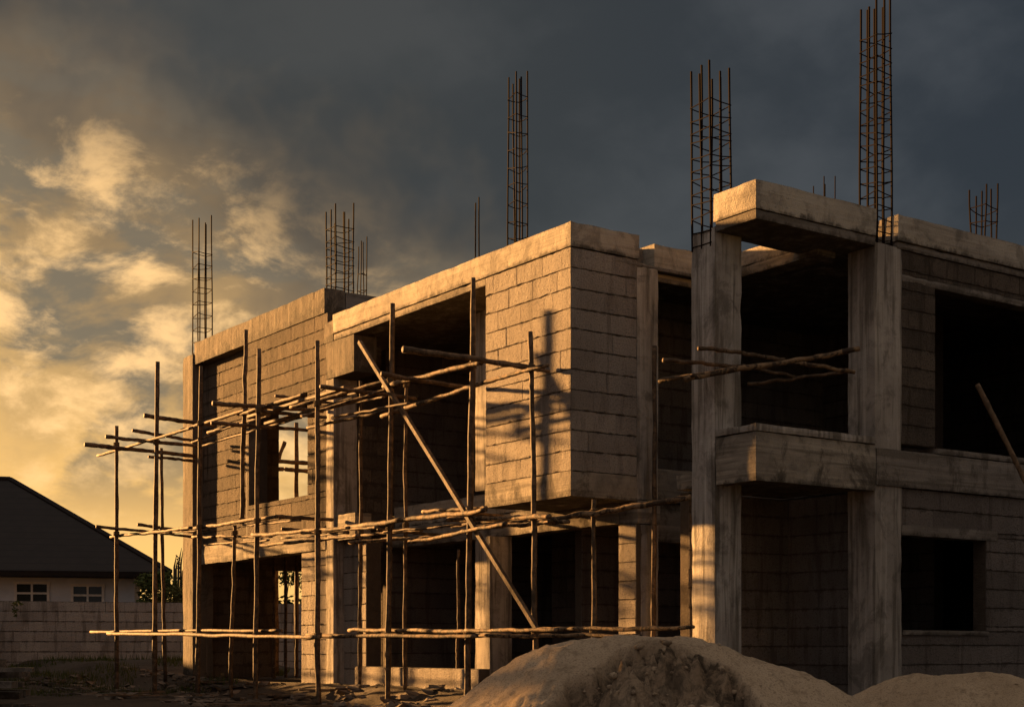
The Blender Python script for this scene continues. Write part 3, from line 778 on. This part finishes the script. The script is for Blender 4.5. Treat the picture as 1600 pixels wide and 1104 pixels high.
# ------------------------------------------------------------------ sand heaps
def interp(tab, x):
    if x <= tab[0][0]: return tab[0][1]
    for (x0, y0), (x1, y1) in zip(tab, tab[1:]):
        if x <= x1:
            t = (x-x0)/(x1-x0); return y0+(y1-y0)*t
    return tab[-1][1]
def heap(name, label, yc, prof_px, near, farr, slope, edge=None, seed=0, step=.022, tone_scale=1.0):
    px = [((u-800)*yc/FPX, EYE+(HOR-v)*yc/FPX) for u, v in prof_px]
    # run the flanks down to the ground
    (xa, za), (xb, zb) = px[0], px[-1]
    px = [(xa-(za+.45)/.62, -.45)] + px + [(xb+(zb+.45)/.5, -.45)]
    x0, x1 = px[0][0], px[-1][0]; xm = (x0+x1)/2
    bm = bmesh.new(); tl = bm.verts.layers.float_color.new('tone')
    nx, ny = int((x1-x0)/step), int((near+farr)/step)
    G_ = []
    for i in range(nx+1):
        x = x0+(x1-x0)*i/nx
        zp = sum(interp(px, x+d) for d in (-.12, -.08, -.04, 0, .04, .08, .12))/7
        row = []
        for j in range(ny+1):
            y = yc-near+(near+farr)*j/ny; t = yc-y
            q = math.sqrt(t*t+.02)-.14
            z = zp - slope*q*(1 if t > 0 else .9)
            P = Vector((x*1.0, y, seed))
            z += .030*noise.noise(P*2.6)+.016*noise.noise(P*7)+.011*noise.noise(P*17)+.007*noise.noise(P*38)
            w = 0.0
            if edge and t > 0:
                u = x*FPX/y+800
                te = interp(edge, u)+.10*noise.noise(P*3.3)+.05*noise.noise(P*11)
                s = max(0, min(1, (t-te)/.035)); s = s*s*(3-2*s)
                cl = noise.voronoi(P*6.5)[0]
                cl2 = noise.voronoi(P*15)[0]
                z -= s*(.20 + .16*noise.noise(P*3.1) - .20*abs(noise.noise(P*5.2)) - .14*abs(noise.noise(P*11+Vector((4, 4, 4)))) - .10*max(0, 1-cl2[0]*1.9) + .06*noise.noise(P*21) + .035*noise.noise(P*42))
                w = s*max(.45, 1-.9*max(0, t-te))  # mask strongest at the rim: dampness plus painted shade under the lip
            else:
                cl = noise.voronoi(P*9)[0]
                z += .022*max(0, .45-cl[0])*(noise.noise(P*2.1)+.6)
            v = bm.verts.new((x-xm, y-yc, z)); v[tl] = (w, w, w, 1); row.append(v)
        G_.append(row)
    for i in range(nx):
        for j in range(ny): bm.faces.new((G_[i][j], G_[i+1][j], G_[i+1][j+1], G_[i][j+1]))
    # clods and crumbs on the dug face and along its rim
    rc_ = random.Random(seed+90); cand = []
    top = [v for r_ in G_ for v in r_]
    for v in top:
        wet_shade = v[tl][0]
        if v.co.y < .02 and v.co.z > .02 and (rc_.random() < (.085 if .02 < wet_shade else .0035)): cand.append((v.co.copy(), wet_shade))
    for c, wet_shade in cand:
        r = (.008+.024*rc_.random()**2.4) if wet_shade > .02 else (.004+.008*rc_.random()**2)
        ret = bmesh.ops.create_icosphere(bm, subdivisions=2 if r > .022 else 1, radius=r, matrix=Matrix.Translation(c+Vector((0, 0, r*.25))) @ Matrix.Rotation(rc_.uniform(0, 6), 4, 'Z') @ Matrix.Diagonal((1.25, .95, .75, 1)))
        t_ = rc_.choice((0, .2, .45, .7)) if wet_shade > .02 else 0
        for v in ret['verts']:
            n_v = (v.co-c).normalized()
            v.co += n_v*r*.55*noise.noise(v.co*22+Vector((r*900, 0, 0))); v[tl] = (t_, t_, t_, 1)
    bmesh.ops.delete(bm, geom=[v for v in bm.verts if v.co.z < -.5], context='VERTS')
    o = obj(name, bm, M['sand'], smooth=True); o.location = (xm, yc, 0)
    tag(o, label, 'sand heap'); return o
heap('sand_heap', 'large heap of building sand with a dug-out clumpy front, in front of the tall column', 9.5,
     [(695, 1106), (760, 1057), (800, 1030), (840, 1008), (900, 998), (990, 993), (1080, 996), (1150, 1013), (1200, 1032), (1290, 1064), (1365, 1106)],
     1.6, 1.5, .60, [(840, .8), (865, .62), (907, .47), (932, .40), (975, .21), (1000, .13), (1040, .10), (1100, .25), (1150, .42), (1215, .72), (1260, 1.1)], 1)
heap('sand_heap', 'smaller low heap of sand at the foot of the right wing', 12.2,
     [(1290, 1106), (1345, 1081), (1380, 1065), (1420, 1054), (1480, 1049), (1540, 1050), (1600, 1058), (1680, 1070), (1790, 1110)],
     1.5, 1.4, .50, None, 4)

# ------------------------------------------------------------------ boundary wall, neighbour's house
def flat_box_obj(name, mat, parent, *bxs):
    bm = bmesh.new()
    for b in bxs: quad_box(bm, *b)
    return obj(name, bm, M[mat], parent)
wl = at(-60, 1010, 33.5); wr = at(700, 1010, 37.5)
wang = math.atan2(wr.y-wl.y, wr.x-wl.x)
# local x of this wall runs along it: side 'B' builder, face at y = 0
fence = block_wall('boundary_wall', 'B', 0.0, .18, -6.0, (wr-wl).length, 0.0, 1.64, None, [M['block_far'], M['mortar']], course=.232, length=.46, gap=.012, seed=51)
fence.location = (wl.x, wl.y, 0); fence.rotation_euler = (0, 0, wang)
tag(fence, 'grey concrete block boundary wall in shade behind the scaffold on the left', 'wall')

fb = [(-12.6, 33.2), (-6.9, 17.0)]  # unseen side wall, added to keep the low sun off the ground
fl = math.hypot(fb[1][0]-fb[0][0], fb[1][1]-fb[0][1])
side_w = block_wall('boundary_wall', 'B', 0.0, .18, 0, fl, -.1, 1.62, None, [M['block_far'], M['mortar']], course=.232, length=.46, gap=.012, seed=52)
side_w.location = (*fb[0], 0); side_w.rotation_euler = (0, 0, math.atan2(fb[1][1]-fb[0][1], fb[1][0]-fb[0][0]))
tag(side_w, 'unseen long wall of grey block added beyond the left edge to shade the ground', 'wall')

nh = empty('neighbour_house', (-14, 42, 0))
tag(nh, 'low white house with a dark hipped roof behind the boundary wall', 'house')
def nx_(u, y): return (u-800)*y/FPX + 14
E0 = 2.78
HR = rad(13); PX, PY = nx_(266, 41.2)-14, 41.2
_d = Vector((-14-PX, 42-PY)); nh.location = (PX+_d.x*math.cos(HR)-_d.y*math.sin(HR), PY+_d.x*math.sin(HR)+_d.y*math.cos(HR), 0); nh.rotation_euler = (0, 0, HR)
bm = bmesh.new()
xr, xl = nx_(222, 42), nx_(-230, 42)
for bx in ((xl, xr, 0.0, 7.6, 0, E0+.1),): quad_box(bm, *bx)
obj('wall', bm, M['white'], nh)
# hipped roof
bm = bmesh.new()
ex0, ex1 = xl-1.0, nx_(266, 41.2); ey0, ey1 = -.8, 8.2
rz = EYE+(HOR-756)*46/FPX; rx1 = nx_(47, 46)+.75; rx0 = ex0+4
ez = EYE+(HOR-893)*41.2/FPX
e = [bm.verts.new(p) for p in ((ex0, ey0, ez), (ex1, ey0, ez), (ex1, ey1, ez), (ex0, ey1, ez))]
r0, r1 = bm.verts.new((rx0, 3.9, rz)), bm.verts.new((rx1, 3.9, rz))
bm.faces.new((e[0], e[1], r1, r0)); bm.faces.new((e[1], e[2], r1)); bm.faces.new((e[2], e[3], r0, r1)); bm.faces.new((e[3], e[0], r0))
f = [bm.verts.new(v.co+Vector((0, 0, -.16))) for v in e]
for k in range(4): bm.faces.new((e[k], f[k], f[(k+1) % 4], e[(k+1) % 4]))
bm.faces.new(f[::-1])
obj('roof', bm, M['roof'], nh)
bm = bmesh.new()
for p, q in ((r0, r1), ): pass
tube(bm, [Vector((rx0, 3.9, rz)), Vector((rx1, 3.9, rz))], .09, 6)
tube(bm, [Vector((rx1, 3.9, rz)), Vector((ex1, ey0, ez))], .09, 6)
obj('ridge_tile', bm, M['roof'], nh)
flat_box_obj('gutter', 'frame', nh, (ex0+.05, ex1-.05, ey0-.10, ey0-.004, ez-.15, ez-.05)).data.materials[0] = M['roof']
for (ua, ub, va, vb) in ((48, 92, 914, 942), (131, 173, 917, 944), (-30, 2, 912, 941)):
    x0, x1 = nx_(ua, 42), nx_(ub, 42); z1, z0 = EYE+(HOR-va)*42/FPX, EYE+(HOR-vb)*42/FPX
    z0 -= .25
    t = .055; xm, zm = (x0+x1)/2, (z0+.25+z1)/2
    wn = flat_box_obj('window', 'frame', nh, (x0-.09, x1+.09, -.06, -.003, z1, z1+.07), (x0-.07, x0, -.05, -.003, z0, z1-.003), (x1, x1+.07, -.05, -.003, z0, z1-.003),
                      (xm-t/2, xm+t/2, -.05, -.012, z0, z1-.003), (x0+.003, x1-.003, -.045, -.014, zm-t/2, zm+t/2))
    flat_box_obj('pane', 'glass', wn, (x0, x1, -.012, -.004, z0, z1-.003))

# ------------------------------------------------------------------ trees, plants
def leaf_cloud(bm, c, rad3, n, size, rr):
    for _ in range(n):
        d = Vector((rr.gauss(0, 1), rr.gauss(0, 1), rr.gauss(0, 1))).normalized()*rr.random()**.45
        p = c+Vector((d.x*rad3[0], d.y*rad3[1], d.z*rad3[2]))
        s = size*rr.uniform(.5, 1.2)
        u = Vector((rr.gauss(0, 1), rr.gauss(0, 1), rr.gauss(0, .6))).normalized(); w = u.cross(Vector((rr.gauss(0, 1), rr.gauss(0, 1), rr.gauss(0, 1)))).normalized()
        bm.faces.new([bm.verts.new(p+u*s), bm.verts.new(p+w*s*.45), bm.verts.new(p-u*s), bm.verts.new(p-w*s*.45)])
def tree(name, x, y, z0, h, crown_r, n_cl, n_leaf, leaf, mat, label, seed, squash=.8, low=.35):
    rr = random.Random(seed)
    t = empty(name, (x, y, z0)); tag(t, label, 'bush' if 'bush' in name else 'tree')
    bm = bmesh.new()
    tube(bm, [Vector((0, 0, -.1)), Vector((.05*h*rr.uniform(-1, 1), 0, h*.3)), Vector((.06*h*rr.uniform(-1, 1), .03*h, h*.72))], lambda f: h*.032*(1.1-.7*f), 8)
    cm = bmesh.new()
    for k in range(n_cl):
        an = rr.uniform(0, 6.28); rd = crown_r*math.sqrt(rr.random())*.85; zz = h*(low+(1-low)*rr.random())
        f_ = 1-abs((zz/h-low)/(1-low)-.45)*.9
        c = Vector((math.cos(an)*rd*f_, math.sin(an)*rd*f_, zz))
        if k % 3 == 0: tube(bm, [Vector((0, 0, h*.3)), (c+Vector((0, 0, h*.3)))*.5+Vector((0, 0, -.03*h)), c], lambda f: h*.010*(1.2-f), 5)
        rc = crown_r*rr.uniform(.18, .36)
        leaf_cloud(cm, c, (rc, rc, rc*squash), n_leaf, leaf, rr)
    obj('trunk', bm, M['bark'], t, smooth=True); obj('crown', cm, M[mat], t, recalc=False)
    return t
p = at(238, 1010, 40); tree('tree', p.x+.1, 40, .2, 2.35, 1.0, 34, 60, .075, 'leaf', 'dark green bush-like tree beside the corner of the white house', 3, low=.15)
p = at(275, 1010, 39); tree('tree', p.x, 39, .2, 1.95, .95, 34, 60, .07, 'leaf_dry', 'olive green leafy tree behind the boundary wall next to the corner column', 4, low=.15)
p = at(440, 1010, 41); tree('tree', p.x, 41, .2, 3.0, 1.3, 36, 60, .08, 'leaf', 'dark tree behind the boundary wall, seen through the left doorway', 6, low=.2)
# bare stalks against the sky beyond the wall
bm = bmesh.new(); base = at(277, 905, 44)
for dx, h, ln in ((-.12, .75, .10), (0, .95, .13), (.08, .88, .09), (-.05, .6, .05), (.12, .5, .16)):
    tube(bm, [Vector((dx, 0, -2.4)), Vector((dx+ln*.3, 0, h*.5)), Vector((dx+ln, 0, h))], lambda f: .045*(1.15-f), 6)
leaf_cloud(bm, Vector((.05, 0, .5)), (.1, .1, .35), 40, .06, R)
o = obj('dead_sapling', bm, M['bark']); o.location = base
tag(o, 'bare leaning sapling stems against the glowing sky left of the corner column', 'plant')
# weeds hanging over the boundary wall
bm = bmesh.new(); wp = at(27, 940, 33.4)
leaf_cloud(bm, Vector((0, -.05, -.04)), (.16, .05, .06), 70, .04, R); leaf_cloud(bm, Vector((-.03, -.06, -.2)), (.06, .04, .16), 60, .035, R)
o = obj('creeping_weed', bm, M['leaf'], recalc=False); o.location = (wp.x, wp.y, wp.z); tag(o, 'small weed growing over the top of the boundary wall', 'plant')

# grass by the boundary wall
bm = bmesh.new(); gr = random.Random(21)
for _ in range(9000):
    y = gr.uniform(24.5, 33.6); x = gr.uniform(-12, -4.6)*y/33 - .4
    l = to_local(Vector((x, y, 0)))
    if l.x > -.3 and l.y < 12.3: continue
    if noise.noise(Vector((x*.7, y*.5, 3))) < -.08 + .25*(y < 26.5): continue
    z = ground_z(x, y); h = gr.uniform(.05, .17); an = gr.uniform(0, 6.28); w = .010
    dx, dy = math.cos(an)*w, math.sin(an)*w; ln = gr.uniform(-.05, .05)
    bm.faces.new([bm.verts.new((x-dx, y-dy, z-.01)), bm.verts.new((x+dx, y+dy, z-.01)), bm.verts.new((x+ln, y+ln*.5, z+h))])
o = obj('grass', bm, M['grass'], recalc=False); tag(o, kind='stuff')

# rubble and scrap
bm = bmesh.new(); gr = random.Random(31)
for k in range(1700):
    l = Vector((gr.uniform(-2.6, -.1), gr.uniform(1.5, 14.5), 0)); p = to_world(l)
    if noise.noise(Vector((p.x*.8, p.y*.8, 9))) < -.05: continue
    s = .015+.085*gr.random()**3.2; z = ground_z(p.x, p.y)
    ret = bmesh.ops.create_cube(bm, size=s*1.5, matrix=Matrix.Translation((p.x, p.y, z+s*.15)) @ Matrix.Rotation(gr.uniform(0, 6), 4, 'Z') @ Matrix.Rotation(gr.uniform(-.5, .5), 4, 'X') @ Matrix.Diagonal((1.5, .9, .40, 1)))
    for v in ret['verts']: v.co += Vector((gr.uniform(-1, 1), gr.uniform(-1, 1), gr.uniform(-.5, .5)))*s*.55
o = obj('rubble', bm, M['rubble']); tag(o, kind='stuff')
gr = random.Random(8)
for k in range(26):
    l = Vector((gr.uniform(-2.6, -.5), gr.uniform(3.0, 14.0), 0)); p = to_world(l); z = ground_z(p.x, p.y)
    an = gr.uniform(-.9, .9); L = gr.uniform(.4, 1.3)
    d = Vector((math.cos(an), math.sin(an), gr.uniform(-.03, .05)))*L/2
    o = plank('scrap_plank', -d, d, gr.uniform(.07, .14), .025, 'plank' if k % 2 else 'oldplank', None); o.location = (p.x, p.y, z+.05)
    tag(o, 'scrap of board lying in the dirt among the scaffold feet', 'plank', 'scrap boards in the dirt')
# dark stack of boards at the left edge
gr = random.Random(14)
for k in range(40):
    lay = k//5; y = 15.6+gr.uniform(-.5, .5)*(1-.15*lay)+(k % 5-2)*(.22-.02*lay)
    xc = (-800)*y/FPX - .55 + gr.uniform(-.25, .2) - .1*lay
    z = ground_z(xc, y)+.06+lay*.115+gr.uniform(0, .03)
    an = gr.uniform(-.22, .22); L = gr.uniform(1.5, 2.3)
    d = Vector((math.cos(an), math.sin(an), gr.uniform(-.03, .03)))*L/2
    o = plank('stacked_board', -d, d, gr.uniform(.14, .22), gr.uniform(.04, .08), 'oldplank', None); o.location = (xc, y, z)
    tag(o, 'dark rough board in the untidy stack at the left edge', 'board', 'boards in the untidy stack')

# ------------------------------------------------------------------ unseen trees added outside the left edge to shade the yard
def off_tree(q, dist, h, cr, seed):
    c = Vector((sx*dist + sy*q, sy*dist - sx*q, 0))
    tree('tree', c.x, c.y, -.1, h, cr, 75, 90, .13, 'leaf', 'unseen leafy tree added left of the scaffold to shade the yard', seed, low=.08)['group'] = 'shade trees added beyond the left edge'
SHADE = ((4.5, 19, 6.2, 2.6, 41), (7.6, 21, 6.4, 2.6, 42), (10.4, 24, 6.3, 2.3, 43), (12.2, 27, 5.8, 1.7, 44))
for s_ in SHADE: off_tree(*s_)
for x_, y_, h_, c_, sd in ((8.0, 10.6, 8.5, 3.2, 61), (7.6, 5.0, 8.5, 3.2, 62)):  # unseen trees added to keep sky light off the right wing
    tree('tree', x_, y_, -.2, h_, c_, 60, 60, .16, 'leaf', 'unseen tall leafy tree added right of the house to shade the right wing', sd, low=.1)['group'] = 'shade trees added beyond the right edge'
